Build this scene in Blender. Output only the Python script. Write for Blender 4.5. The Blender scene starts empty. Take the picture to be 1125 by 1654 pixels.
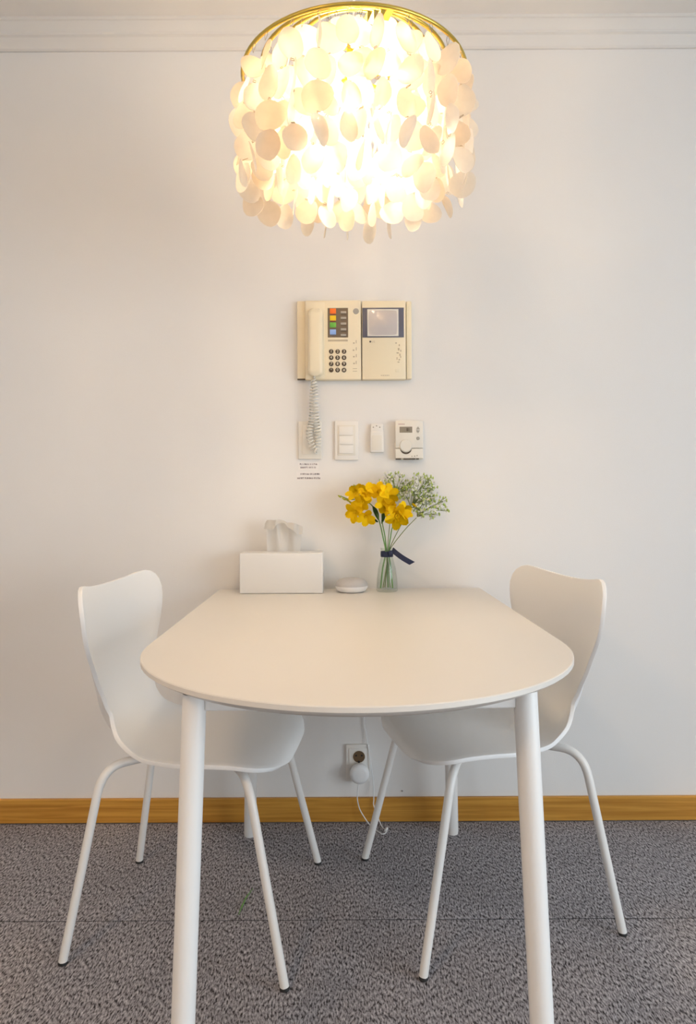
import bpy, bmesh, math, random
from mathutils import Vector, Matrix, noise
random.seed(7)
scene = bpy.context.scene
COL = scene.collection
PI = math.pi

# ------------------------------------------------------------------ camera
CAM_Y, CAM_Z, FPX, HOR, ROLL = -2.2, 1.018, 1130.0, 802.0, 0.0053
cam_d = bpy.data.cameras.new('camera')
cam = bpy.data.objects.new('camera', cam_d)
COL.objects.link(cam)
cam_d.sensor_fit = 'VERTICAL'
cam_d.sensor_height = 36.0
cam_d.sensor_width = 36.0
cam_d.lens = FPX / 1654.0 * 36.0
cam_d.shift_y = -(827.0 - HOR) / 1654.0
cam_d.clip_start = 0.05
cam.location = (0, CAM_Y, CAM_Z)
cam.rotation_euler = (Matrix.Rotation(PI / 2, 4, 'X') @ Matrix.Rotation(-ROLL, 4, 'Z')).to_euler()
scene.camera = cam

# ------------------------------------------------------------------ world, daylight, exposure
world = bpy.data.worlds.new('world')
scene.world = world
world.use_nodes = True
bg = world.node_tree.nodes['Background']
bg.inputs[0].default_value = (0.75, 0.87, 1.0, 1)
bg.inputs[1].default_value = 1.0
vs = scene.view_settings
vs.view_transform = 'Standard'
vs.look = 'None'
vs.gamma = 1.0
vs.use_curve_mapping = False
vs.exposure = 0.52

XL, XR, YF, ZC = -1.9, 2.9, -5.0, 2.492          # room: left, right, behind the camera, ceiling
WY0, WY1, WZ0, WZ1 = -4.4, -1.5, 0.08, 2.05        # assumed window opening in the unseen right wall, added for daylight
ld = bpy.data.lights.new('daylight', 'AREA')  # area light standing for daylight behind the assumed window
ld.shape = 'RECTANGLE'
ld.size = WY1 - WY0
ld.size_y = WZ1 - WZ0
ld.energy = 69
ld.color = (0.86, 0.935, 1.0)
lo = bpy.data.objects.new('daylight', ld)
COL.objects.link(lo)
lo.location = (XR + 0.16, (WY0 + WY1) / 2, (WZ0 + WZ1) / 2)
lo.rotation_euler = (0, PI / 2, 0)
lo.rotation_euler = Matrix(((0, 0, 1), (1, 0, 0), (0, 1, 0))).to_euler()   # local -Z faces -X, local X along Y

LAMP_E = 165.0
ASSUMED_LIGHT_E = 27.0  # strength of the assumed, unseen ceiling light

# ------------------------------------------------------------------ helpers
def P(px, py, y):
    """photo pixel -> world point on the plane at depth y"""
    a = px - (py - 827) * ROLL - 562.5
    b = py + (px - 562.5) * ROLL - HOR
    d = y - CAM_Y
    return Vector((a * d / FPX, y, CAM_Z - b * d / FPX))

def link(o):
    COL.objects.link(o)
    return o

def tag(o, label=None, cat=None, group=None, kind=None):
    if label: o['label'] = label
    if cat: o['category'] = cat
    if group: o['group'] = group
    if kind: o['kind'] = kind
    return o

def thing(name, label, cat, loc=(0, 0, 0), rz=0, group=None):
    o = link(bpy.data.objects.new(name, None))
    o.empty_display_size = 0.05
    o.location = loc
    o.rotation_euler = (0, 0, rz)
    return tag(o, label, cat, group)

def finish(bm, name, mat, smooth=35):
    bmesh.ops.recalc_face_normals(bm, faces=bm.faces)
    me = bpy.data.meshes.new(name)
    bm.to_mesh(me)
    bm.free()
    if mat: me.materials.append(mat)
    if smooth:
        for p in me.polygons: p.use_smooth = True
        try: me.set_sharp_from_angle(angle=math.radians(smooth))
        except Exception: pass
    return me

def obj(name, bm, mat, parent=None, local=False, smooth=35):
    """one mesh object, origin in the middle of its box. local: bm is already in the parent's space"""
    c = Vector((0, 0, 0))
    vs_ = [v.co for v in bm.verts]
    lo_ = Vector([min(v[i] for v in vs_) for i in range(3)])
    hi_ = Vector([max(v[i] for v in vs_) for i in range(3)])
    c = (lo_ + hi_) / 2
    for v in bm.verts: v.co -= c
    o = link(bpy.data.objects.new(name, finish(bm, name, mat, smooth)))
    o.location = c
    if parent:
        o.parent = parent
        if not local:
            base = parent.location.copy()
            pp = parent.parent
            while pp:
                base += pp.location
                pp = pp.parent
            o.location = c - base
    return o

def inst(name, me, parent, loc, rot=(0, 0, 0), scale=(1, 1, 1)):
    o = link(bpy.data.objects.new(name, me))
    o.parent = parent
    o.location = loc
    o.rotation_euler = rot
    o.scale = scale
    return o

def add_box(bm, a, b, bev=0.0, seg=2):
    x0, x1 = sorted((a[0], b[0])); y0, y1 = sorted((a[1], b[1])); z0, z1 = sorted((a[2], b[2]))
    r = bmesh.ops.create_cube(bm, size=1.0)
    vv = r['verts']
    for v in vv:
        v.co = Vector(((v.co.x + .5) * (x1 - x0) + x0, (v.co.y + .5) * (y1 - y0) + y0, (v.co.z + .5) * (z1 - z0) + z0))
    if bev > 0:
        es = list({e for v in vv for e in v.link_edges})
        bmesh.ops.bevel(bm, geom=es, offset=min(bev, .49 * min(x1 - x0, y1 - y0, z1 - z0)), segments=seg, profile=.5, affect='EDGES')
    return bm

def box(a, b, bev=0.0, seg=2):
    return add_box(bmesh.new(), a, b, bev, seg)

def smooth_path(pts, n=8):
    """Catmull-Rom through pts"""
    pts = [Vector(p) for p in pts]
    q = [pts[0] * 2 - pts[1]] + pts + [pts[-1] * 2 - pts[-2]]
    out = []
    for i in range(1, len(q) - 2):
        for k in range(n):
            t = k / n
            a, b, c, d = q[i - 1], q[i], q[i + 1], q[i + 2]
            out.append(.5 * (2 * b + (c - a) * t + (2 * a - 5 * b + 4 * c - d) * t * t + (3 * b - a - 3 * c + d) * t ** 3))
    out.append(pts[-1])
    return out

def add_tube(bm, pts, r, n=8, cap=True):
    pts = [Vector(p) for p in pts]
    m = len(pts)
    rr = r if isinstance(r, (list, tuple)) else [r] * m
    t = (pts[1] - pts[0]).normalized()
    u = t.orthogonal().normalized()
    rings = []
    for i in range(m):
        t2 = (pts[min(i + 1, m - 1)] - pts[max(i - 1, 0)])
        t2 = t2.normalized() if t2.length > 1e-9 else t
        u = (u - t2 * u.dot(t2))
        u = u.normalized() if u.length > 1e-6 else t2.orthogonal().normalized()
        w = t2.cross(u)
        t = t2
        rings.append([bm.verts.new(pts[i] + (u * math.cos(2 * PI * k / n) + w * math.sin(2 * PI * k / n)) * rr[i]) for k in range(n)])
    for i in range(m - 1):
        for k in range(n):
            bm.faces.new((rings[i][k], rings[i][(k + 1) % n], rings[i + 1][(k + 1) % n], rings[i + 1][k]))
    if cap:
        bm.faces.new(rings[0][::-1])
        bm.faces.new(rings[-1])
    return bm

def tube(pts, r, n=8, cap=True):
    return add_tube(bmesh.new(), pts, r, n, cap)

def add_lathe(bm, prof, c=(0, 0, 0), n=24, closed=False):
    """profile (r, z) about the z axis at c"""
    c = Vector(c)
    rings = []
    for r, z in prof:
        if r < 1e-6:
            rings.append([bm.verts.new(c + Vector((0, 0, z)))])
        else:
            rings.append([bm.verts.new(c + Vector((r * math.cos(2 * PI * k / n), r * math.sin(2 * PI * k / n), z))) for k in range(n)])
    m = len(rings)
    for i in range(m if closed else m - 1):
        a, b = rings[i], rings[(i + 1) % m]
        for k in range(n):
            k2 = (k + 1) % n
            if len(a) == 1 and len(b) == 1: continue
            if len(a) == 1: bm.faces.new((a[0], b[k], b[k2]))
            elif len(b) == 1: bm.faces.new((a[k], a[k2], b[0]))
            else: bm.faces.new((a[k], a[k2], b[k2], b[k]))
    return bm

def lathe(prof, c=(0, 0, 0), n=24, closed=False):
    return add_lathe(bmesh.new(), prof, c, n, closed)

def wall_disc(px, py, p0, p1, r, n=20, bev=0.001):
    """a round button on the wall: axis along -y, from p0 to p1 out of the wall"""
    c = P(px, py, -p1)
    bm = lathe([(0, p0), (r, p0), (r, p1 - bev), (r - bev, p1), (0, p1)], (0, 0, 0), n)
    M = Matrix.Translation((c.x, 0, c.z)) @ Matrix.Rotation(PI / 2, 4, 'X')
    bm.transform(M)
    return bm

def wbox(px0, py0, px1, py1, p0, p1, bev=0.0, seg=2):
    a = P(px0, (py0 + py1) / 2, -p1).x; b = P(px1, (py0 + py1) / 2, -p1).x
    z0 = P((px0 + px1) / 2, py0, -p1).z; z1 = P((px0 + px1) / 2, py1, -p1).z
    return box((a, -p1, z1), (b, -p0, z0), bev, seg)

def add_wbox(bm, px0, py0, px1, py1, p0, p1, bev=0.0):
    a = P(px0, (py0 + py1) / 2, -p1).x; b = P(px1, (py0 + py1) / 2, -p1).x
    z0 = P((px0 + px1) / 2, py0, -p1).z; z1 = P((px0 + px1) / 2, py1, -p1).z
    return add_box(bm, (a, -p1, z1), (b, -p0, z0), bev)

def copy_tree(o, parent=None):
    c = link(o.copy())
    c.parent = parent
    for ch in o.children: copy_tree(ch, c)
    return c

# ------------------------------------------------------------------ materials
def mat(name, col, rough=.5, metal=0, spec=.5, vary=0.0, vscale=8, bump=0.0, bscale=200, coat=0, emit=None, estr=0):
    m = bpy.data.materials.new(name)
    m.use_nodes = True
    nt = m.node_tree
    b = nt.nodes['Principled BSDF']
    b.inputs['Base Color'].default_value = (*col, 1)
    b.inputs['Roughness'].default_value = rough
    b.inputs['Metallic'].default_value = metal
    b.inputs['Specular IOR Level'].default_value = spec
    b.inputs['Coat Weight'].default_value = coat
    if emit:
        b.inputs['Emission Color'].default_value = (*emit, 1)
        b.inputs['Emission Strength'].default_value = estr
    tc = nt.nodes.new('ShaderNodeNewGeometry')
    nz = nt.nodes.new('ShaderNodeTexNoise')
    nz.inputs['Scale'].default_value = vscale
    nz.inputs['Detail'].default_value = 3
    nt.links.new(tc.outputs['Position'], nz.inputs['Vector'])
    mx = nt.nodes.new('ShaderNodeMix')
    mx.data_type = 'RGBA'
    v = vary if vary else .03
    mx.inputs['A'].default_value = (*[c * (1 - v) for c in col], 1)
    mx.inputs['B'].default_value = (*[min(1, c * (1 + v)) for c in col], 1)
    nt.links.new(nz.outputs['Fac'], mx.inputs['Factor'])
    nt.links.new(mx.outputs['Result'], b.inputs['Base Color'])
    if bump:
        n2 = nt.nodes.new('ShaderNodeTexNoise')
        n2.inputs['Scale'].default_value = bscale
        n2.inputs['Detail'].default_value = 2
        nt.links.new(tc.outputs['Position'], n2.inputs['Vector'])
        bp = nt.nodes.new('ShaderNodeBump')
        bp.inputs['Strength'].default_value = bump
        bp.inputs['Distance'].default_value = .002
        nt.links.new(n2.outputs['Fac'], bp.inputs['Height'])
        nt.links.new(bp.outputs['Normal'], b.inputs['Normal'])
    return m

def carpet_mat():
    m = bpy.data.materials.new('grey_loop_carpet')
    m.use_nodes = True
    nt = m.node_tree
    b = nt.nodes['Principled BSDF']
    b.inputs['Roughness'].default_value = .95
    b.inputs['Specular IOR Level'].default_value = .1
    tc = nt.nodes.new('ShaderNodeNewGeometry')
    warp = nt.nodes.new('ShaderNodeTexNoise')
    warp.inputs['Scale'].default_value = 18
    warp.inputs['Detail'].default_value = 1
    nt.links.new(tc.outputs['Position'], warp.inputs['Vector'])
    wv = nt.nodes.new('ShaderNodeVectorMath'); wv.operation = 'MULTIPLY_ADD'
    wv.inputs[1].default_value = (.012, .012, 0)
    nt.links.new(warp.outputs['Color'], wv.inputs[0])
    nt.links.new(tc.outputs['Position'], wv.inputs[2])
    mp = nt.nodes.new('ShaderNodeMapping')
    mp.inputs['Rotation'].default_value = (0, 0, math.radians(20))
    mp.inputs['Scale'].default_value = (275, 88, 1)
    nt.links.new(wv.outputs[0], mp.inputs['Vector'])
    n1 = nt.nodes.new('ShaderNodeTexNoise')
    n1.inputs['Scale'].default_value = 1
    n1.inputs['Detail'].default_value = 4
    n1.inputs['Roughness'].default_value = .6
    nt.links.new(mp.outputs[0], n1.inputs['Vector'])
    cr = nt.nodes.new('ShaderNodeValToRGB')
    e = cr.color_ramp.elements
    e[0].position = .35; e[0].color = (0.034, 0.031, 0.033, 1)
    e[1].position = .72; e[1].color = (0.836, 0.802, 0.836, 1)
    x = e.new(.42); x.color = (0.136, 0.125, 0.132, 1)
    x = e.new(.49); x.color = (0.339, 0.322, 0.339, 1)
    x = e.new(.58); x.color = (0.497, 0.475, 0.497, 1)
    nt.links.new(n1.outputs['Fac'], cr.inputs[0])
    n3 = nt.nodes.new('ShaderNodeTexNoise')
    n3.inputs['Scale'].default_value = 5
    nt.links.new(tc.outputs['Position'], n3.inputs['Vector'])
    mx = nt.nodes.new('ShaderNodeMix'); mx.data_type = 'RGBA'; mx.blend_type = 'MULTIPLY'
    mx.inputs['Factor'].default_value = .35
    nt.links.new(cr.outputs[0], mx.inputs['A'])
    nt.links.new(n3.outputs['Fac'], mx.inputs['B'])
    nt.links.new(mx.outputs['Result'], b.inputs['Base Color'])
    bp = nt.nodes.new('ShaderNodeBump')
    bp.inputs['Strength'].default_value = .5
    bp.inputs['Distance'].default_value = .003
    nt.links.new(n1.outputs['Fac'], bp.inputs['Height'])
    nt.links.new(bp.outputs['Normal'], b.inputs['Normal'])
    return m

def wood_mat():
    m = bpy.data.materials.new('honey_pine')
    m.use_nodes = True
    nt = m.node_tree
    b = nt.nodes['Principled BSDF']
    b.inputs['Roughness'].default_value = .42
    tc = nt.nodes.new('ShaderNodeNewGeometry')
    mp = nt.nodes.new('ShaderNodeMapping')
    mp.inputs['Scale'].default_value = (3.0, 60, 95)
    nt.links.new(tc.outputs['Position'], mp.inputs['Vector'])
    n = nt.nodes.new('ShaderNodeTexNoise')
    n.inputs['Scale'].default_value = 1
    n.inputs['Detail'].default_value = 4
    n.inputs['Distortion'].default_value = .6
    nt.links.new(mp.outputs[0], n.inputs['Vector'])
    cr = nt.nodes.new('ShaderNodeValToRGB')
    e = cr.color_ramp.elements
    e[0].position = .3; e[0].color = (.42, .175, .018, 1)
    e[1].position = .7; e[1].color = (.66, .335, .055, 1)
    nt.links.new(n.outputs['Fac'], cr.inputs[0])
    nt.links.new(cr.outputs[0], b.inputs['Base Color'])
    return m

def capiz_mat():
    m = bpy.data.materials.new('capiz_shell')
    m.use_nodes = True
    nt = m.node_tree
    nt.nodes.clear()
    out = nt.nodes.new('ShaderNodeOutputMaterial')
    tc = nt.nodes.new('ShaderNodeTexCoord')
    oi = nt.nodes.new('ShaderNodeObjectInfo')
    cr = nt.nodes.new('ShaderNodeValToRGB')
    cr.color_ramp.elements[0].color = (.97, .945, .90, 1)
    cr.color_ramp.elements[1].color = (.96, .88, .77, 1)
    cr.color_ramp.elements[0].position = .45
    nt.links.new(oi.outputs['Random'], cr.inputs[0])
    nz = nt.nodes.new('ShaderNodeTexNoise')
    nz.inputs['Scale'].default_value = 55
    nz.inputs['Detail'].default_value = 3
    nt.links.new(tc.outputs['Object'], nz.inputs['Vector'])
    mx = nt.nodes.new('ShaderNodeMix'); mx.data_type = 'RGBA'; mx.blend_type = 'MULTIPLY'
    mx.inputs['Factor'].default_value = .14
    nt.links.new(cr.outputs[0], mx.inputs['A'])
    nt.links.new(nz.outputs['Fac'], mx.inputs['B'])
    tr = nt.nodes.new('ShaderNodeBsdfTranslucent')
    df = nt.nodes.new('ShaderNodeBsdfDiffuse')
    gl = nt.nodes.new('ShaderNodeBsdfGlossy')
    gl.inputs['Roughness'].default_value = .3
    for s in (tr, df): nt.links.new(mx.outputs['Result'], s.inputs['Color'])
    a = nt.nodes.new('ShaderNodeMixShader'); a.inputs[0].default_value = .25
    nt.links.new(tr.outputs[0], a.inputs[1]); nt.links.new(df.outputs[0], a.inputs[2])
    c = nt.nodes.new('ShaderNodeMixShader'); c.inputs[0].default_value = .05
    nt.links.new(a.outputs[0], c.inputs[1]); nt.links.new(gl.outputs[0], c.inputs[2])
    tp = nt.nodes.new('ShaderNodeBsdfTransparent'); tp.inputs[0].default_value = (1, .96, .9, 1)
    c2 = nt.nodes.new('ShaderNodeMixShader'); c2.inputs[0].default_value = .11
    nt.links.new(c.outputs[0], c2.inputs[1]); nt.links.new(tp.outputs[0], c2.inputs[2])
    nt.links.new(c2.outputs[0], out.inputs[0])
    return m

def glass_mat(name, tint, refl=1.0):
    m = bpy.data.materials.new(name)
    m.use_nodes = True
    nt = m.node_tree
    nt.nodes.clear()
    out = nt.nodes.new('ShaderNodeOutputMaterial')
    t = nt.nodes.new('ShaderNodeBsdfTransparent'); t.inputs[0].default_value = (*tint, 1)
    g = nt.nodes.new('ShaderNodeBsdfGlossy'); g.inputs['Roughness'].default_value = .03
    f = nt.nodes.new('ShaderNodeLayerWeight')
    pw = nt.nodes.new('ShaderNodeMath'); pw.operation = 'POWER'; pw.inputs[1].default_value = 3.5
    nt.links.new(f.outputs['Facing'], pw.inputs[0])
    mu = nt.nodes.new('ShaderNodeMath'); mu.operation = 'MULTIPLY_ADD'; mu.inputs[1].default_value = .55 * refl; mu.inputs[2].default_value = .035
    nt.links.new(pw.outputs[0], mu.inputs[0])
    x = nt.nodes.new('ShaderNodeMixShader')
    nt.links.new(mu.outputs[0], x.inputs[0])
    nt.links.new(t.outputs[0], x.inputs[1]); nt.links.new(g.outputs[0], x.inputs[2])
    nt.links.new(x.outputs[0], out.inputs[0])
    return m

def sheet_mat(name, col, tr=.4, vary=.1, vscale=60):
    m = mat(name, col, .7, vary=vary, vscale=vscale, spec=.2)
    nt = m.node_tree
    b = nt.nodes['Principled BSDF']
    src = b.inputs['Base Color'].links[0].from_socket
    t = nt.nodes.new('ShaderNodeBsdfTranslucent')
    nt.links.new(src, t.inputs['Color'])
    x = nt.nodes.new('ShaderNodeMixShader'); x.inputs[0].default_value = tr
    out = nt.nodes['Material Output']
    nt.links.new(b.outputs[0], x.inputs[1]); nt.links.new(t.outputs[0], x.inputs[2])
    nt.links.new(x.outputs[0], out.inputs[0])
    return m
M_wall = mat('white_wallpaper', (.80, .785, .765), .75, vary=.01, vscale=3, bump=.12, bscale=350)
M_ceil = mat('ceiling_paper', (.81, .78, .745), .8, bump=.08, bscale=300)
M_trim = mat('trim_paint', (.74, .72, .69), .55)
M_carpet = carpet_mat()
M_sub = mat('floor_screed', (.05, .05, .05), .9)
M_wood = wood_mat()
M_table = mat('table_white_lacquer', (.735, .70, .645), .36, vary=.008)
M_leg = mat('white_painted_leg', (.84, .83, .81), .35, vary=.01)
M_chair = mat('white_moulded_plastic', (.84, .84, .835), .38, vary=.008)
M_steel = mat('white_coated_steel', (.80, .79, .765), .35)
M_black = mat('black_rubber', (.015, .015, .015), .6)
M_brass = mat('satin_brass', (.62, .45, .09), .3, metal=.85, vary=.1)
M_gold = mat('gold_paint', (.80, .50, .03), .4, metal=.3)
M_wire = mat('link_wire', (.45, .40, .33), .35, metal=.8)
M_capiz = capiz_mat()
M_bulb = mat('lit_bulb', (1, .9, .75), .5, emit=(1.0, .76, .50), estr=LAMP_E)
M_diff = mat('assumed_light_diffuser', (.9, .85, .75), .5, emit=(1.0, .63, .33), estr=ASSUMED_LIGHT_E)  # glow of the added ceiling light out of view
M_cream = mat('aged_cream_plastic', (.85, .75, .55), .42, vary=.03, vscale=12)
M_cream2 = mat('cream_plastic_handset', (.84, .75, .56), .36, vary=.02)
M_brown = mat('brown_panel', (.16, .115, .075), .4)
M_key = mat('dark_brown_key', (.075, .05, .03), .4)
M_print = mat('printed_cream', (.85, .78, .62), .6)
M_dkprint = mat('printed_dark', (.12, .09, .07), .6)
M_ltprint = mat('printed_tan', (.52, .43, .30), .6)
M_or = mat('orange_tab', (.90, .17, .01), .45)
M_ye = mat('yellow_tab', (.88, .58, .01), .45)
M_gr = mat('green_tab', (.12, .42, .05), .45)
M_bl = mat('blue_tab', (.28, .45, .85), .45)
M_red = mat('maroon_strip', (.20, .035, .02), .5)
M_slate = mat('slate_bezel', (.115, .115, .155), .35, vary=.2, vscale=20)
M_screen = mat('dead_grey_screen', (.55, .51, .50), .14, coat=.6, vary=.04, vscale=30)
M_grey = mat('grey_plastic', (.40, .37, .32), .5)
M_lcd = mat('liquid_crystal_grey', (.27, .235, .18), .3)
M_plate = mat('white_switch_plastic', (.82, .795, .75), .38)
M_plate2 = mat('ivory_plate_plastic', (.78, .745, .67), .4)
M_paper = mat('paper', (.83, .80, .78), .8)
M_ink = mat('purple_grey_ink', (.30, .25, .27), .8)
M_tissuebox = mat('white_box_lacquer', (.74, .73, .71), .3, vary=.008)
M_tissue = sheet_mat('tissue_paper', (.90, .885, .86), .45, .01)
M_fabric = mat('grey_speaker_fabric', (.50, .49, .49), .9, vary=.12, vscale=900, bump=.4, bscale=900)
M_white = mat('white_plastic', (.82, .82, .82), .35)
M_glass = glass_mat('clear_glass', (.955, .975, .955), 1.2)
M_pane = glass_mat('window_glass', (.97, .98, .98), .8)
M_ribbon = mat('navy_satin', (.009, .015, .055), .4, vary=.15, vscale=60)
M_yellow = sheet_mat('yellow_petal', (.99, .72, .008), .45, .10)
M_bud = mat('green_yellow_bud', (.45, .47, .05), .6, vary=.2, vscale=80)
M_stem = mat('green_stem', (.14, .30, .075), .5, vary=.2, vscale=40)
M_leaf = mat('dark_leaf', (.035, .12, .025), .45, vary=.2, vscale=40)
M_twig = mat('olive_twig', (.20, .25, .08), .6, vary=.2, vscale=40)
M_floret = sheet_mat('white_floret', (.90, .90, .80), .3, .05)
M_lime = sheet_mat('lime_floret_leaf', (.56, .68, .20), .3, .2)
M_socket = mat('dark_socket_well', (.14, .085, .04), .4)
M_pin = mat('steel_pin', (.6, .6, .6), .3, metal=.9)
M_frame = mat('window_frame_white', (.8, .8, .8), .4)

# ------------------------------------------------------------------ the room
T = .12
def struct(name, bm, m, parent=None, smooth=0):
    o = obj(name, bm, m, parent, smooth=smooth)
    if not parent: o['kind'] = 'structure'
    return o

floor = struct('floor', box((XL, YF, -.10), (XR, 0, -.0065)), M_sub)
TS, G = .503, .0008
tile_me = finish(box((-TS / 2 + .0002, -TS / 2 + .0013, -.0065), (TS / 2 - .0002, TS / 2 - .0013, 0), .0006, 1), 'carpet_tile', M_carpet, 0)
tile_me.materials.append(mat('bitumen_backing', (.012, .012, .012), .9))
for p in tile_me.polygons:                          # black backing on the cut edges
    if p.normal.z < .3: p.material_index = 1
xs = [.091 + TS * k for k in range(-5, 7)]
for i in range(len(xs) - 1):
    x0, x1 = max(xs[i], XL), min(xs[i + 1], XR)
    if x1 - x0 < .03: continue
    yb = -.014
    while yb > YF + .02:
        ya = max(yb - TS, YF)
        full = abs((x1 - x0) - TS) < 1e-4 and abs((yb - ya) - TS) < 1e-4
        o = inst('carpet_tile', tile_me, floor, Vector(((x0 + x1) / 2, (ya + yb) / 2, 0)) - floor.location,
                 scale=((x1 - x0) / TS, (yb - ya) / TS, 1))
        yb = ya
struct('ceiling', box((XL, YF, ZC), (XR, 0, ZC + .1)), M_ceil)
struct('wall_back', box((XL - T, 0, -.1), (XR + T, T, ZC + .1)), M_wall)
struct('wall_left', box((XL - T, YF, -.1), (XL, 0, ZC + .1)), M_wall)
struct('wall_front', box((XL - T, YF - T, -.1), (XR + T, YF, ZC + .1)), M_wall)
bm = box((XR, YF, -.1), (XR + T, WY0, ZC + .1))
add_box(bm, (XR, WY1, -.1), (XR + T, 0, ZC + .1))
add_box(bm, (XR, WY0, -.1), (XR + T, WY1, WZ0))
add_box(bm, (XR, WY0, WZ1), (XR + T, WY1, ZC + .1))
struct('wall_right', bm, M_wall)
win = struct('assumed_window', box((XR + .055, WY0 + .045, WZ0 + .045), (XR + .061, WY1 - .045, WZ1 - .045)), M_pane)  # window assumed out of view, added to let the daylight in
bm = box((XR + .03, WY0, WZ0), (XR + .09, WY1, WZ0 + .05))
add_box(bm, (XR + .03, WY0, WZ1 - .05), (XR + .09, WY1, WZ1))
add_box(bm, (XR + .03, WY0, WZ0 + .05), (XR + .09, WY0 + .05, WZ1 - .05))
add_box(bm, (XR + .03, WY1 - .05, WZ0 + .05), (XR + .09, WY1, WZ1 - .05))
add_box(bm, (XR + .035, (WY0 + WY1) / 2 - .03, WZ0 + .05), (XR + .085, (WY0 + WY1) / 2 + .03, WZ1 - .05))
struct('assumed_window_frame', bm, M_frame, win)
# baseboard and the stepped moulding under the ceiling
bm = box((XL, -.013, 0), (XR, 0, .0745), .002, 1)
struct('baseboard_back', bm, M_wood, smooth=30)
prof = [(0, 2.4195), (.007, 2.4195), (.012, 2.424), (.017, 2.436), (.027, 2.449), (.034, 2.4525), (.034, 2.460),
        (.038, 2.4635), (.043, 2.472), (.055, 2.4815), (.060, 2.4825), (.060, ZC), (0, ZC)]
bm = bmesh.new()
A = [bm.verts.new((XL, -a, b)) for a, b in prof]
B = [bm.verts.new((XR, -a, b)) for a, b in prof]
for i in range(len(prof)):
    j = (i + 1) % len(prof)
    bm.faces.new((A[i], A[j], B[j], B[i]))
bm.faces.new(A[::-1]); bm.faces.new(B)
struct('trim_1', bm, M_trim, smooth=25)

# assumed warm ceiling lamp, unseen behind the camera, added to brighten the left side
cl = thing('assumed_ceiling_light', 'assumed round flush ceiling light, unseen behind the viewer, added for warm light on the left', 'ceiling light', (-1.15, -2.75, ZC))
obj('frame', lathe([(0, 0), (.26, 0), (.26, -.05), (.245, -.055), (.24, -.02), (0, -.02)], (-1.15, -2.75, ZC), 48), M_plate, cl)
obj('diffuser', lathe([(.238, -.021), (.236, -.055), (.20, -.085), (.12, -.102), (0, -.108)], (-1.15, -2.75, ZC), 48), M_diff, cl)

# ------------------------------------------------------------------ dining table
TZ = .73
table = thing('dining_table', 'white half-round dining table pushed against the wall on four round legs', 'table', (.004, -.016, 0), math.radians(.75))
R0, YC = .408, -.805
def outline(inset, n=40):
    r = R0 - inset
    pts = [(-r, 0 - inset * .0), ]
    for k in range(5): pts.append((-r, YC * (k + 1) / 6))
    for k in range(n + 1):
        a = PI + PI * k / n
        pts.append((r * math.cos(a), YC + (r + .012) * math.sin(a)))
    for k in range(5): pts.append((r, YC * (5 - k) / 6))
    pts.append((r, 0))
    return pts
bm = bmesh.new()
layers = [(.0015, TZ - .0004), (0, TZ - .0018), (0, TZ - .009), (.004, TZ - .012), (.024, TZ - .022)]
rings = []
for ins, z in layers:
    rings.append([bm.verts.new((x_, y_, z)) for x_, y_ in outline(ins)])
topv = [bm.verts.new((x_, y_, TZ)) for x_, y_ in outline(.004)]
rings.insert(0, topv)
n = len(topv)
for i in range(len(rings) - 1):
    for k in range(n):
        bm.faces.new((rings[i][k], rings[i][(k + 1) % n], rings[i + 1][(k + 1) % n], rings[i + 1][k]))
bm.faces.new(rings[0]); bm.faces.new(rings[-1][::-1])
obj('tabletop', bm, M_table, table, local=True, smooth=30)
zt = TZ - .022
def table_leg(xt, yt, xb, yb):
    a, b = Vector((xt, yt, zt)), Vector((xb, yb, 0))
    pts = [a.lerp(b, t) for t in (0, .25, .5, .75, .985, 1)]
    return tube(pts, [.0187, .0187, .0184, .0181, .0178, .0165], 24)
legs = [(-.262, -1.076, -.279, -1.135), (.262, -1.076, .279, -1.135), (-.285, -.135, -.3055, -.075), (.285, -.135, .3055, -.075)]
for l in legs: obj('leg', table_leg(*l), M_leg, table, local=True, smooth=60)
rz0, rz1 = TZ - .047, TZ - .022
obj('apron_rail', box((-.245, -1.086, rz0), (.245, -1.066, rz1), .002, 1), M_leg, table, local=True)
obj('apron_rail', box((-.268, -.145, rz0), (.268, -.125, rz1), .002, 1), M_leg, table, local=True)
for s in (-1, 1):
    bm = bmesh.new()
    pa, pb = Vector((s * .262, -1.058, 0)), Vector((s * .285, -.153, 0))
    d = (pb - pa).normalized(); w = Vector((-d.y, d.x, 0)) * .01
    vv = [bm.verts.new(p + q + Vector((0, 0, z))) for z in (rz0, rz1) for p, q in ((pa, w), (pa, -w), (pb, -w), (pb, w))]
    for f in ((0, 1, 2, 3), (7, 6, 5, 4), (0, 4, 5, 1), (1, 5, 6, 2), (2, 6, 7, 3), (3, 7, 4, 0)): bm.faces.new([vv[i] for i in f])
    obj('apron_rail', bm, M_leg, table, local=True)

# ------------------------------------------------------------------ shell chairs
def interp(tab, s):
    """smooth (monotone cubic) interpolation through a table of (s, value)"""
    n = len(tab)
    h = [tab[i + 1][0] - tab[i][0] for i in range(n - 1)]
    d = [(tab[i + 1][1] - tab[i][1]) / h[i] for i in range(n - 1)]
    m = [d[0]] + [0 if d[i - 1] * d[i] <= 0 else 2 * d[i - 1] * d[i] / (d[i - 1] + d[i]) for i in range(1, n - 1)] + [d[-1]]
    for i in range(n - 1):
        if s <= tab[i + 1][0] or i == n - 2:
            t = (s - tab[i][0]) / h[i]
            return ((1 + 2 * t) * (1 - t) ** 2 * tab[i][1] + t * (1 - t) ** 2 * h[i] * m[i]
                    + t * t * (3 - 2 * t) * tab[i + 1][1] + t * t * (t - 1) * h[i] * m[i + 1])

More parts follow.
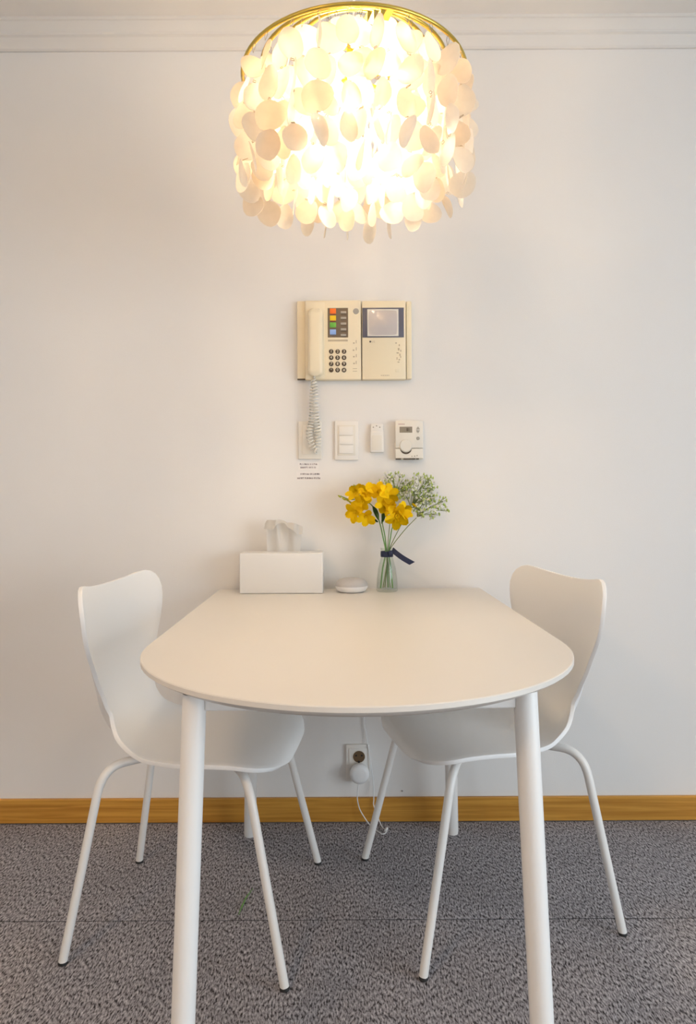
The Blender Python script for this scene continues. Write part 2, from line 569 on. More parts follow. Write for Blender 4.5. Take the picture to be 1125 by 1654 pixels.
def chair_shell():
    ctrl = [(.240, 0, .418), (.222, 0, .437), (.17, 0, .449), (.08, 0, .447), (-.02, 0, .438), (-.10, 0, .433),
            (-.165, 0, .441), (-.210, 0, .468), (-.235, 0, .513), (-.242, 0, .57), (-.241, 0, .65), (-.240, 0, .73), (-.243, 0, .813)]
    path = smooth_path(ctrl, 10)
    L = [0]
    for i in range(1, len(path)): L.append(L[-1] + (path[i] - path[i - 1]).length)
    tot = L[-1]
    NS, NV = 64, 22
    def at(s):
        d = s * tot
        for i in range(1, len(L)):
            if L[i] >= d - 1e-9:
                t = (d - L[i - 1]) / max(1e-9, L[i] - L[i - 1])
                return path[i - 1].lerp(path[i], t)
        return path[-1]
    wid = [(0, .205), (.10, .226), (.26, .222), (.37, .198), (.46, .163), (.535, .138), (.60, .131), (.67, .141), (.77, .178), (.88, .226), (1, .246)]
    cup = [(0, -.012), (.15, .000), (.30, .006), (.40, .012), (.48, .034), (.56, .060), (.63, .066), (.80, .057), (1, .055)]
    bm = bmesh.new()
    rows = []
    for i in range(NS + 1):
        s = i / NS
        # the end rows bunch up so the corners round off
        if s < .12: s_ = .12 * (1 - math.cos(s / .12 * PI / 2)) if s < .12 else s
        elif s > .90: s_ = .90 + .10 * math.sin((s - .90) / .10 * PI / 2)
        else: s_ = s
        p = at(s_)
        t = (at(min(1, s_ + .01)) - at(max(0, s_ - .01))).normalized()
        nrm = Vector((-t.z, 0, t.x)) * -1            # towards the sitter (up / forward)
        if s_ < .12:
            e = (.12 - s_) / .12; k = .42 + .58 * math.sqrt(max(0, 1 - e ** 2.2))
        elif s_ > .90:
            e = (s_ - .90) / .10; k = .64 + .36 * math.sqrt(max(0, 1 - e ** 2.3))
        else: k = 1
        w = interp(wid, s_) * k
        c = interp(cup, s_)
        row = []
        for j in range(NV + 1):
            v = -1 + 2 * j / NV
            q = p + nrm * (c * v * v * k * k) + Vector((0, v * w, 0))
            if s_ > .80:                             # the top edge dips in the middle
                q += t * (.030 * ((s_ - .80) / .20) ** 2 * (v * v * k * k - .25))
            row.append(bm.verts.new(q))
        rows.append(row)
    for i in range(NS):
        for j in range(NV):
            bm.faces.new((rows[i][j], rows[i][j + 1], rows[i + 1][j + 1], rows[i + 1][j]))
    bmesh.ops.recalc_face_normals(bm, faces=bm.faces)
    bm.normal_update()
    f0 = rows[20][11].link_faces[0]
    if f0.normal.z < 0: bmesh.ops.reverse_faces(bm, faces=bm.faces)
    bm.normal_update()
    # thickness downwards / backwards with a soft rim
    th = .0095
    lower = {}
    top = list(bm.verts)
    faces = list(bm.faces)
    rim = [e for e in bm.edges if e.is_boundary]
    for v in top: lower[v] = bm.verts.new(v.co - v.normal * th)
    for f in faces: bm.faces.new([lower[v] for v in reversed(f.verts)])
    for e in rim:
        a, b = e.verts
        bm.faces.new((a, b, lower[b], lower[a]))
    bmesh.ops.recalc_face_normals(bm, faces=bm.faces)
    re = [e for e in bm.edges if e in set(rim)]
    lowset = {lower[v] for e in rim for v in e.verts}
    re += [e for e in bm.edges if e.verts[0] in lowset and e.verts[1] in lowset and len(e.link_faces) == 2 and e.calc_face_angle(0) > 1.0]
    bmesh.ops.bevel(bm, geom=re, offset=.003, segments=2, profile=.5, affect='EDGES', clamp_overlap=True)
    return bm

FEET = [(.249, .249), (.249, -.249), (-.249, .213), (-.249, -.213)]
def make_chair(label, loc, rz):
    c = thing('shell_chair', label, 'chair', loc, rz, 'white shell chairs at the dining table')
    obj('shell', chair_shell(), M_chair, c, local=True, smooth=50)
    obj('mounting_plate', box((-.085, -.075, .4175), (.105, .075, .4245), .003, 1), M_steel, c, local=True)
    for fx, fy in FEET:
        sx, sy = (1 if fx > 0 else -1), (1 if fy > 0 else -1)
        kx = .158 if sx > 0 else -.178
        ky = sy * (.190 if sx > 0 else .165)
        zz = .4145
        st = Vector((.055 * sx, .045 * sy, zz - .004))
        k = Vector((kx, ky, zz))
        ft = Vector((fx, fy, .006))
        a = k.lerp(st, .30); b = k.lerp(ft, .15)
        pts = [st, st.lerp(a, .5)]
        for q in range(9):
            t = q / 8
            pts.append(a * (1 - t) ** 2 + k * 2 * t * (1 - t) + b * t * t)
        pts += [b.lerp(ft, .35), b.lerp(ft, .7), ft]
        lg = obj('leg', tube(pts, .0098, 14), M_steel, c, local=True, smooth=60)
        gd = lathe([(0, 0), (.0088, 0), (.0102, .0015), (.0102, .0065), (.0095, .0075), (0, .0075)], (fx, fy, 0), 16)
        bmesh.ops.translate(gd, verts=gd.verts, vec=-lg.location)
        obj('foot_glide', gd, M_black, lg, local=True)
    return c
ch1 = make_chair('white moulded chair on the left of the table, its hollow back facing right', (-.3605, -.484, 0), math.radians(-5.46))
ch2 = copy_tree(ch1)
ch2.location = (.341, -.428, 0)
ch2.rotation_euler = (0, 0, math.radians(192.86))
ch2['label'] = 'white moulded chair on the right of the table, its hollow back facing left'

# ------------------------------------------------------------------ capiz pendant
LX, LY, LZ = .018, -.70, 1.907
lamp = thing('capiz_pendant_lamp', 'round brass pendant lamp hung with lit translucent shell discs above the table', 'pendant lamp', (LX, LY, ZC))
lc = Vector((LX, LY, 0))
obj('ceiling_rose', lathe([(0, ZC), (.055, ZC), (.055, ZC - .012), (.045, ZC - .026), (.008, ZC - .034), (0, ZC - .034)], lc, 28), M_brass, lamp)
ZT = LZ + .085
obj('cord', tube([(LX, LY, ZC - .03), (LX, LY, (ZC + ZT) / 2), (LX, LY, ZT)], .003, 8), M_white, lamp)
RINGS = [(.237, LZ, 27, 4), (.196, LZ + .026, 23, 4), (.155, LZ + .052, 18, 5), (.114, LZ + .076, 12, 5)]
def torus(r, z, tr=.0042, n=72):
    return lathe([(r + tr * math.cos(a), z + tr * math.sin(a)) for a in [2 * PI * k / 8 for k in range(8)]], lc, n, closed=True)
for r, z, nn, nd in RINGS: obj('ring', torus(r, z), M_brass, lamp, smooth=80)
for k in range(3):
    ang = math.radians(-74 + 120 * k)
    d = Vector((math.cos(ang), math.sin(ang), 0)); w = Vector((-d.y, d.x, 0)) * .006
    bm = bmesh.new()
    prev = (.012, RINGS[3][1])
    stp = []
    for r, z, _, _ in RINGS[::-1]:
        stp.append(((prev[0], prev[1]), (prev[0], z)))
        stp.append(((prev[0], z), (r, z)))
        prev = (r, z)
    for (r1, z1), (r2, z2) in stp:
        if abs(r1 - r2) + abs(z1 - z2) < 1e-4: continue
        hz = abs(z1 - z2) < 1e-5
        for_v = []
        lo_ = [(r1, z1 - .0015), (r2, z2 - .0015), (r2, z2 + .0015), (r1, z1 + .0015)] if hz else [(r1 - .0015, z1), (r1 + .0015, z1), (r1 + .0015, z2), (r1 - .0015, z2)]
        a_ = [bm.verts.new(lc + d * r + Vector((0, 0, z)) + w) for r, z in lo_]
        b_ = [bm.verts.new(lc + d * r + Vector((0, 0, z)) - w) for r, z in lo_]
        bm.faces.new(a_); bm.faces.new(b_[::-1])
        for i in range(4): bm.faces.new((a_[i], b_[i], b_[(i + 1) % 4], a_[(i + 1) % 4]))
    obj('step_bracket', bm, M_brass, lamp, smooth=0)
obj('centre_stem', lathe([(0, ZT), (.014, ZT), (.016, ZT - .02), (.016, LZ - .01), (.022, LZ - .015), (.022, LZ - .035), (0, LZ - .04)], lc, 20), M_gold, lamp)
for k in range(3):
    ang = math.radians(30 + 120 * k)
    d = Vector((math.cos(ang), math.sin(ang), 0))
    p0 = lc + Vector((0, 0, LZ + .01)) + d * .012
    p1 = lc + Vector((0, 0, LZ - .002)) + d * .068
    sk = obj('lamp_holder', tube([p0, p0.lerp(p1, .6), p1, p1 + Vector((0, 0, -.008)), p1 + Vector((0, 0, -.035))], [.005, .005, .011, .014, .014], 14), M_gold, lamp)
    bp = p1 + Vector((0, 0, -.0352))
    obj('bulb', lathe([(0, 0), (.011, 0), (.013, -.01), (.021, -.026), (.0245, -.042), (.021, -.058), (.011, -.067), (0, -.069)], bp, 16), M_bulb, lamp, smooth=80)

def disc_mesh(seed):
    rnd = random.Random(seed)
    rx = .0258 + rnd.uniform(-.0045, .0035); rz = .0285 + rnd.uniform(-.002, .0022)
    ph = [rnd.uniform(0, 2 * PI) for _ in range(3)]
    cv = rnd.uniform(-.005, .005); cw = rnd.uniform(-.004, .004)
    bm = bmesh.new()
    n = 18
    lay = []
    for side in (1, -1):
        rg = []
        for k in range(n):
            a = 2 * PI * k / n
            f = 1 + .065 * math.sin(2 * a + ph[0]) + .045 * math.sin(3 * a + ph[1]) + .02 * math.sin(5 * a + ph[2])
            x_, z_ = rx * f * math.cos(a), rz * f * math.sin(a)
            rg.append(bm.verts.new((x_, side * .0005 + cv * (x_ / rx) ** 2 + cw * (x_ / rx) * (z_ / rz), z_)))
        c_ = bm.verts.new((0, side * .0005, 0))
        lay.append((rg, c_))
    for (rg, c_) in lay:
        for k in range(n): bm.faces.new((rg[k], rg[(k + 1) % n], c_))
    for k in range(n): bm.faces.new((lay[0][0][k], lay[0][0][(k + 1) % n], lay[1][0][(k + 1) % n], lay[1][0][k]))
    return finish(bm, 'shell_disc', M_capiz, 60)
DISCS = [disc_mesh(s) for s in range(9)]
inner = bmesh.new()
for ri, (r, z, nn, nd) in enumerate(RINGS):
    links = bmesh.new()
    for k in range(nn):
        ang = 2 * PI * (k + .35 * ri + random.uniform(-.12, .12)) / nn
        base = Vector((LX + r * math.cos(ang), LY + r * math.sin(ang), z))
        zz = z - .014 - random.uniform(0, .014)
        top_pt = base.copy()
        for j in range(nd):
            me = random.choice(DISCS)
            zc = zz - .0285
            yaw = random.uniform(0, PI)
            off = Vector((random.uniform(-.006, .006), random.uniform(-.006, .006), 0))
            rot = (random.uniform(-.25, .25), random.uniform(-.35, .35), yaw)
            loc = Vector((base.x, base.y, zc)) + off
            if ri < 3:
                inst('shell_disc', me, lamp, loc - lamp.location, rot)
            else:
                tmp = bmesh.new(); tmp.from_mesh(me)
                tmp.transform(Matrix.LocRotScale(loc, Matrix.Rotation(yaw, 3, 'Z'), (1, 1, 1)))
                me2 = bpy.data.meshes.new('tmp'); tmp.to_mesh(me2); tmp.free()
                inner.from_mesh(me2); bpy.data.meshes.remove(me2)
            hook = loc + Vector((0, 0, .0265))
            mid = (top_pt + hook) / 2
            add_tube(links, [top_pt, mid + Vector((.003, 0, .001)), hook], .0007, 4)
            add_tube(links, [top_pt, mid + Vector((-.003, .001, 0)), hook], .0007, 4)
            top_pt = loc - Vector((0, 0, .0265))
            zz = zc - .0285 - .0015
    o = obj('chain_links', links, M_wire, lamp, smooth=0)
    o['kind'] = 'stuff'
for k in range(5):          # innermost strands under the stem
    ang = 2 * PI * k / 5
    for j in range(3):
        tmp = bmesh.new(); tmp.from_mesh(random.choice(DISCS))
        tmp.transform(Matrix.LocRotScale(Vector((LX + .024 * math.cos(ang), LY + .024 * math.sin(ang), LZ - .075 - .058 * j)), Matrix.Rotation(ang + random.uniform(.9, 2.2), 3, 'Z'), (1, 1, 1)))
        me2 = bpy.data.meshes.new('tmp'); tmp.to_mesh(me2); tmp.free()
        inner.from_mesh(me2); bpy.data.meshes.remove(me2)
o = obj('inner_shell_discs', inner, M_capiz, lamp, smooth=60)
o['kind'] = 'stuff'

# ------------------------------------------------------------------ text helper
def text_mesh(txt, size, px, py, p, m, parent, name='printed_text', z_off=0):
    cu = bpy.data.curves.new('t', 'FONT')
    cu.body = txt; cu.size = size; cu.align_x = 'CENTER'; cu.align_y = 'CENTER'; cu.extrude = .00015
    cu.resolution_u = 2
    to = bpy.data.objects.new('t', cu)
    COL.objects.link(to)
    dg = bpy.context.evaluated_depsgraph_get()
    me = bpy.data.meshes.new_from_object(to.evaluated_get(dg))
    bpy.data.objects.remove(to); bpy.data.curves.remove(cu)
    me.materials.clear(); me.materials.append(m)
    c = P(px, py, -p)
    o = link(bpy.data.objects.new(name, me))
    o.rotation_euler = (PI / 2, 0, 0)
    base = parent.location.copy(); pp = parent.parent
    while pp: base += pp.location; pp = pp.parent
    o.parent = parent
    o.location = Vector((c.x, -p - .0001, c.z)) - base
    return o

# ------------------------------------------------------------------ door intercom
c = P(573, 613, 0)
ic = thing('door_intercom', 'cream video door intercom with handset, keypad and small screen on the wall', 'intercom', (c.x, 0, c.z))
obj('base_plate', wbox(480, 486, 505, 612, 0, .016, .003), M_cream, ic)
pm = obj('phone_module', wbox(493, 485, 583.6, 613, 0, .030, .003), M_cream, ic)
mm = obj('monitor_module', wbox(585, 485.5, 656, 612.5, 0, .031, .003), M_cream, ic)
obj('side_panel', wbox(656.6, 486, 665.5, 612, 0, .024, .004), M_cream, ic)
obj('cradle', wbox(494.5, 488, 524.5, 611, .030, .0315, .0006), M_cream2, ic)
# handset: rounded grip, thicker at both ends
hp = [(509.8, 499.5), (509.8, 504), (509.8, 515), (509.8, 530), (509.8, 550), (509.8, 570), (509.8, 588), (509.8, 599), (509.8, 604)]
bm = bmesh.new()
rows = []
H0, H1 = P(509.8, 497.5, -.05), P(509.8, 606.5, -.05)
hw = .0243
NZ = 26
for i in range(NZ + 1):
    t = i / NZ
    z = H0.z + (H1.z - H0.z) * t
    e = min(t, 1 - t) / .07
    k = 1 if e >= 1 else (.55 + .45 * math.sqrt(max(0, 1 - (1 - e) ** 2)))
    dp = .034 + .016 * math.sin(PI * t) * .5 - (0 if e >= 1 else (1 - e) * .010)
    w = hw * k
    y0, y1 = -.0316, -.0316 - dp * .62
    ring = []
    for a in range(14):
        th = PI * a / 13
        cx = math.copysign(abs(math.cos(th)) ** .5, math.cos(th)) * w
        sy = abs(math.sin(th)) ** .55
        ring.append(bm.verts.new((H0.x + (H1.x - H0.x) * t + cx, y0 + (y1 - y0) * sy, z)))
    rows.append(ring)
for i in range(NZ):
    for a in range(14):
        b2 = (a + 1) % 14
        bm.faces.new((rows[i][a], rows[i][b2], rows[i + 1][b2], rows[i + 1][a]))
bm.faces.new(rows[0][::-1]); bm.faces.new(rows[-1])
obj('handset', bm, M_cream2, ic, smooth=60)
# coloured direct call panel
pn = obj('button_panel', wbox(529.5, 497.5, 562.5, 545, .030, .0312), M_brown, ic)
for (y0, m) in ((498.3, M_or), (509.5, M_ye), (520.7, M_gr), (532, M_bl)):
    obj('colour_tab', wbox(533, y0, 543, y0 + 8.2, .0312, .0326, .0004), m, pn)
    obj('tab_strip', wbox(534, y0 + 8.6, 542.3, y0 + 10.4, .0312, .032), M_red if m in (M_or, M_ye) else M_brown if m is M_gr else M_slate, pn)
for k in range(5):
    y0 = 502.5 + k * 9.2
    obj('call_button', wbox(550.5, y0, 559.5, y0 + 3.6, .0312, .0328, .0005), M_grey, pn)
    obj('button_shade_strip', wbox(550.8, y0 + 3.9, 559.5, y0 + 5.2, .0312, .0316), M_key, pn)  # dark strip painting the shade between the call buttons
for y0, y1 in ((548.5, 551.5), (556, 558)):
    obj('printed_line', wbox(530, y0, 562, y1, .030, .0302), M_ltprint if y0 < 550 else M_cream2, pm)
for rI in range(4):
    for cI in range(3):
        px, py = 535.2 + cI * 10.4, 567.6 + rI * 10.0
        kb = wall_disc(px, py, .030, .0325, .0071, 18)
        ko = obj('key', kb, M_key, ic, smooth=40)
        text_mesh('123456789*0#'[rI * 3 + cI], .0125, px, py, .0326, M_print, ko, 'digit')
obj('speaker_dot', wall_disc(575.3, 502.6, .030, .0312, .0092, 24), M_grey, ic)
bm = bmesh.new()
for i, (px, py) in enumerate(((570.5, 553), (575, 549.5), (570, 564.5), (575.2, 561), (570.5, 575), (575.2, 572), (570.8, 586), (575, 583))):
    add_wbox(bm, px, py, px + (2.6 if i % 2 == 0 else 1.2), py + (2.2 if i % 2 == 0 else 5), .030, .0304)
for py in (595, 599): add_wbox(bm, 570, py, 577, py + .9, .030, .0302)
obj('printed_marks', bm, M_ltprint, ic, smooth=0)
bz = obj('screen_bezel', wbox(585.6, 497, 652.6, 545, .031, .0325, .0003), M_slate, ic)
bm = wbox(593.5, 499.2, 644, 543, .0325, .0345, .006, 3)
obj('screen_surround', bm, M_plate2, bz, smooth=40)
bm = bmesh.new()
g0, g1 = P(595.5, 501.3, -.036), P(642, 541, -.036)
NX, NY2 = 16, 12
grid = [[None] * (NX + 1) for _ in range(NY2 + 1)]
for j in range(NY2 + 1):
    for i in range(NX + 1):
        u, v = -1 + 2 * i / NX, -1 + 2 * j / NY2
        s1 = 1 - .10 * v ** 6 * 0 ; 
        x_ = (g0.x + g1.x) / 2 + u * (g1.x - g0.x) / 2 * (1 - .05 * v ** 4)
        z_ = (g0.z + g1.z) / 2 + v * (g0.z - g1.z) / 2 * (1 - .05 * u ** 4)
        grid[j][i] = bm.verts.new((x_, -.0348 - .0035 * (1 - u * u) * (1 - v * v), z_))
for j in range(NY2):
    for i in range(NX): bm.faces.new((grid[j][i], grid[j][i + 1], grid[j + 1][i + 1], grid[j + 1][i]))
obj('screen', bm, M_screen, bz, smooth=60)
obj('logo_dot', wall_disc(598.4, 551.8, .031, .0314, .0030, 14, .0001), M_dkprint, ic)
text_mesh('LG', .008, 603.5, 552, .0312, M_ltprint, ic, 'logo_text')
bm = bmesh.new()
for px, py, w_, h_ in ((639, 553, 2.2, 2), (644.5, 556, 1.6, 3), (643, 562, 2.4, 4), (647, 565, 1.4, 3), (640.8, 569, 3.6, 2), (645.5, 571, 1.6, 4), (641, 577, 1.4, 4), (644, 580, 2.6, 2), (647, 575, 1.2, 3), (642.5, 584, 3, 1.6)):
    add_wbox(bm, px, py, px + w_, py + h_, .031, .0318)
obj('adjust_marks', bm, M_ltprint, ic, smooth=0)
obj('adjust_button', wbox(639, 596, 646.5, 601, .031, .0322, .0006), M_cream2, ic)
bm = bmesh.new()     # a line of print too small to read
for k, w_ in enumerate((1.0, .8, 1.1, .8, 1.0, .9, 1.1, .8, 1.0)): add_wbox(bm, 615.5 + k * 1.55, 605.6, 615.5 + k * 1.55 + w_, 607.2, .031, .0312)
obj('printed_line', bm, M_ltprint, ic, smooth=0)
obj('bottom_strip', wbox(480.5, 611.5, 493, 613.3, .004, .0155), M_key, ic)  # dark strip along the bottom edge of the base plate
# coiled cord, hanging from the handset and looping back up
path = smooth_path([P(508.5, 606, -.040), P(506.5, 622, -.030), P(505, 650, -.020), P(504, 676, -.022), P(499.5, 698, -.026), P(503, 716, -.03),
                    P(509.5, 728, -.028), P(514, 716, -.024), P(513.5, 696, -.024), P(510.5, 672, -.035), P(509.5, 645, -.038), P(508, 622, -.030), P(504, 611, -.020)], 40)
Lp = [0]
for i in range(1, len(path)): Lp.append(Lp[-1] + (path[i] - path[i - 1]).length)
hel = []
u = Vector((0, 1, 0))
STEP = .00075
d = 0; i = 0
while d < Lp[-1]:
    while i < len(Lp) - 2 and Lp[i + 1] < d: i += 1
    t = (path[i + 1] - path[i]).normalized()
    p = path[i].lerp(path[i + 1], (d - Lp[i]) / max(1e-9, Lp[i + 1] - Lp[i]))
    u = (u - t * u.dot(t)).normalized()
    w = t.cross(u)
    ph = d / .0098 * 2 * PI
    env = min(1, d / .03, (Lp[-1] - d) / .02)
    hel.append(p + (u * math.cos(ph) + w * math.sin(ph)) * (.0088 * max(0, env)))
    d += STEP
obj('coiled_cord', tube(hel, .0021, 6), M_plate2, ic, smooth=60)

# ------------------------------------------------------------------ plates on the wall
c = P(501, 741, 0)
pl = thing('blank_wall_plate', 'ivory wall plate behind the end of the coiled cord', 'wall plate', (c.x, 0, c.z))
obj('frame', wbox(482, 680.5, 519.5, 741.5, 0, .008, .002), M_plate2, pl)
obj('insert', wbox(488.5, 686, 514, 734, .008, .0105, .0012), M_plate2, pl)
c = P(560, 743, 0)
sw = thing('light_switch', 'white light switch with three stacked rockers, left of the remote', 'light switch', (c.x, 0, c.z))
obj('frame', wbox(541, 679.5, 579.2, 743, 0, .009, .0022), M_plate, sw)
obj('surround', wbox(545.5, 686.5, 574.5, 735.5, .009, .0105, .0008), M_plate2, sw)
for k in range(3):
    y0 = 689 + k * 14.8
    o = obj('rocker', wbox(547.8, y0, 570.6, y0 + 14.0, .0105, .0135, .0012), M_plate, sw)
c = P(609, 730, 0)
rm = thing('remote_control', 'small white remote in a wall holder between the switch and the thermostat', 'remote', (c.x, 0, c.z))
obj('holder', wbox(598.5, 697, 620, 730.5, 0, .019, .003), M_plate, rm)
bd = obj('body', wbox(599, 684.5, 619.2, 712, .003, .014, .003), M_plate, rm)
obj('front_panel', wbox(601, 703, 617.2, 727, .019, .0198, .0006), M_plate2, rm)
for px, py in ((603.3, 690), (608.6, 687.8), (613.8, 690)):
    obj('button', wall_disc(px, py, .014, .0155, .0021, 12, .0005), M_grey, rm)
c = P(661, 742, 0)
th = thing('thermostat', 'cream room thermostat with grey display and round dial', 'thermostat', (c.x, 0, c.z))
obj('base_plate', wbox(641, 680, 684, 742, 0, .010, .003), M_plate2, th)
bo = obj('upper_body', wbox(639, 679, 684.3, 723.8, .010, .027, .003), M_plate2, th)
obj('lower_cover', wbox(639, 724.3, 684.3, 740.5, .010, .026, .003), M_plate2, th)
lcd = obj('display', wbox(645.7, 689.2, 666.2, 698.8, .027, .0276), M_lcd, th)
bm = wbox(657.2, 691.4, 659.0, 696.4, .0276, .0278); add_wbox(bm, 660.2, 691.4, 661.2, 696.4, .0276, .0278)
obj('display_segments', bm, M_key, lcd, smooth=0)
bm = bmesh.new()
for up, py in ((1, 692.5), (-1, 696.3)):
    cc = P(675.7, py, -.0275)
    r_ = .0056
    tri = [(-r_, -up * .002), (r_, -up * .002), (0, up * .0062)]
    a_ = [bm.verts.new((cc.x + x_, -.0288, cc.z + z_)) for x_, z_ in tri]
    b_ = [bm.verts.new((cc.x + x_, -.027, cc.z + z_)) for x_, z_ in tri]
    bm.faces.new(a_); bm.faces.new(b_[::-1])
    for k in range(3): bm.faces.new((a_[k], b_[k], b_[(k + 1) % 3], a_[(k + 1) % 3]))
obj('arrow_buttons', bm, M_grey, th, smooth=0)
obj('round_button', wall_disc(675.7, 708, .027, .0290, .0054, 18), M_grey, th)
obj('dial', wall_disc(656, 719.5, .0255, .0305, .0195, 30, .002), M_plate2, th)
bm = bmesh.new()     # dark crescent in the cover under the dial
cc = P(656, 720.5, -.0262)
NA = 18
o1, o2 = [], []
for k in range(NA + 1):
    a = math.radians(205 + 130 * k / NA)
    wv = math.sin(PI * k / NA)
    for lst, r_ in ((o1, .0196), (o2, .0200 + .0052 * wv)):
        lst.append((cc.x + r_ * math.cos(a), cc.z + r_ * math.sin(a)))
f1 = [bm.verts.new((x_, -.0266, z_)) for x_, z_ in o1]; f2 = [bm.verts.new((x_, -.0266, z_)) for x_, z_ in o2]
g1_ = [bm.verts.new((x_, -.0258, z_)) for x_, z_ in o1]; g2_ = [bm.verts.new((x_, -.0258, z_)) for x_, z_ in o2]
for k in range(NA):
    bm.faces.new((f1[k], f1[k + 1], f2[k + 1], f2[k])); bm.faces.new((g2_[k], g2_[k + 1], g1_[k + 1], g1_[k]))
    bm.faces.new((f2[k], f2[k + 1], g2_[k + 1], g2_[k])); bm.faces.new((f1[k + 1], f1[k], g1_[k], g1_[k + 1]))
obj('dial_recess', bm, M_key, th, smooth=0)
bm = wbox(640, 740.4, 648, 742.2, .004, .024); add_wbox(bm, 652, 740.4, 671, 742.2, .004, .024); add_wbox(bm, 673, 740.4, 677, 742.0, .004, .024)
obj('vent_slots', bm, M_key, th, smooth=0)
bm = bmesh.new()
for k in range(7): add_wbox(bm, 643.8 + k * 1.5, 684, 644.9 + k * 1.5, 686.2, .027, .0272)
obj('printed_name', bm, mat('pink_grey_print', (.55, .43, .42), .7), th, smooth=0)
bm = bmesh.new()
for px, py, w_ in ((665, 736, 1.4), (669, 735.8, 2.2), (673, 735, 2.0)): add_wbox(bm, px, py, px + w_, py + 2.0, .026, .0262)
obj('printed_mark', bm, M_grey, th, smooth=0)

# two small paper notes under the plate, with lines of tiny unreadable print
def note(label, x0, y0, x1, y1, lines):
    c = P((x0 + x1) / 2, y1, 0)
    t = thing('paper_label', label, 'label', (c.x, 0, c.z), 0, 'small notes under the wall plate')
    obj('paper', wbox(x0, y0, x1, y1, 0, .0005), M_paper, t, smooth=0)
    bm = bmesh.new()
    rnd = random.Random(int(y0))
    for lx0, lx1, ly, lh in lines:
        q = lx0
        while q < lx1:
            ww = rnd.uniform(1.2, 1.7)
            add_wbox(bm, q, ly, min(lx1, q + ww * .5), ly + lh, .0005, .0007)
            add_wbox(bm, q, ly + rnd.choice((0, lh * .4, lh * .75)), min(lx1, q + ww), ly + lh * .3 + rnd.choice((0, lh * .3, lh * .6)), .0005, .0007)
            q += ww + (.35 if rnd.random() < .8 else 1.3)
    obj('printed_lines', bm, M_ink, t, smooth=0)
note('small two-line paper note directly under the ivory wall plate', 482, 746.5, 515, 759.5, ((484.5, 512.5, 748.4, 2.8), (485.5, 510.5, 753.6, 2.8)))
note('lower two-line paper note under the ivory wall plate', 479, 762, 519.5, 776, ((485.5, 516.5, 764.4, 2.6), (480.5, 517.5, 771.0, 2.8)))

# ------------------------------------------------------------------ wall socket, adapter and cord
c = P(578, 1262, 0)
so = thing('wall_socket', 'white double wall socket above the baseboard, upper outlet empty', 'socket', (c.x, 0, c.z))
obj('plate', wbox(559.3, 1203, 597, 1262.5, 0, .010, .0022), M_plate, so)
obj('insert', wbox(564, 1209, 593, 1257.5, .010, .0122, .001), M_plate, so)
well = wall_disc(580, 1222.5, .0122, .0126, .0187, 28, .0002)
wo = obj('outlet_well', well, M_socket, so)
ring = bmesh.new()
add_lathe(ring, [(.0187, .0122), (.0205, .0122), (.0205, .0142), (.0187, .0142)], (0, 0, 0), 28, closed=True)
cc = P(580, 1222.5, -.0142)
ring.transform(Matrix.Translation((cc.x, 0, cc.z)) @ Matrix.Rotation(PI / 2, 4, 'X'))
obj('outlet_rim', ring, M_plate2, wo)
for dx, dy in ((-4.6, -2), (4.6, -2)):
    obj('contact_hole', wall_disc(580 + dx, 1222.5 + dy, .0126, .0130, .0030, 12, .0001), M_black, wo)
obj('earth_clip', wbox(578.5, 1229, 581.5, 1232.5, .0126, .0145, .0005), M_black, wo)
c = P(581, 1266, 0)
ad = thing('power_adapter', 'round white plug adapter in the lower outlet with its thin white cord', 'adapter', (c.x, 0, c.z))
bm = lathe([(0, .0124), (.021, .0124), (.0255, .018), (.030, .030), (.0305, .041), (.027, .047), (.018, .0495), (0, .050)], (0, 0, 0), 30)
cc = P(581.0, 1250.5, -.04)
bm.transform(Matrix.Translation((cc.x, 0, cc.z)) @ Matrix.Rotation(PI / 2, 4, 'X'))
obj('plug_body', bm, M_white, ad, smooth=70)
cp = [P(580, 1263.5, -.030), P(578.5, 1275, -.030), P(577.5, 1290, -.028), P(581, 1306, -.027), P(588, 1319, -.030), P(597, 1326, -.034)]
cp[-1].z = .0022
cp += [Vector((.075, -.06, .002)), Vector((.098, -.095, .002)), Vector((.112, -.075, .002)), Vector((.098, -.045, .003)),
       P(604.5, 1303, -.024), P(604, 1290, -.021), P(603, 1262, -.014), P(598, 1225, -.016), P(591.5, 1185, -.008), P(588, 1155, -.007)]
cp += [Vector((.045, -.007, .60)), Vector((.022, -.007, .69)), Vector((.014, -.0075, .728)), Vector((.011, -.022, .7335)), Vector((.010, -.045, .7335))]
obj('cord', tube(smooth_path(cp, 8), .0017, 7), M_white, ad, smooth=70)
obj('cord_tie', tube([Vector((.108, -.080, .0045)), Vector((.112, -.072, .0050)), Vector((.114, -.064, .0045))], .004, 8), M_white, ad, smooth=70)
o = obj('wall_nail', wall_disc(650, 1278, 0, .004, .0028, 12, .0008), M_pin)
tag(o, 'tiny metal nail head in the wall just above the baseboard', 'nail')
a, b = P(360, 1434, -.40), P(350, 1478, -.49)
bm = tube([Vector((-.252, -.385, .003)), Vector((-.263, -.43, .0055)), Vector((-.268, -.465, .0045)), Vector((-.272, -.50, .0025))], [.0006, .0019, .0022, .0006], 6)
o = obj('grass_blade', bm, M_stem)
tag(o, 'thin green grass blade lying on the grey carpet under the table', 'grass blade')

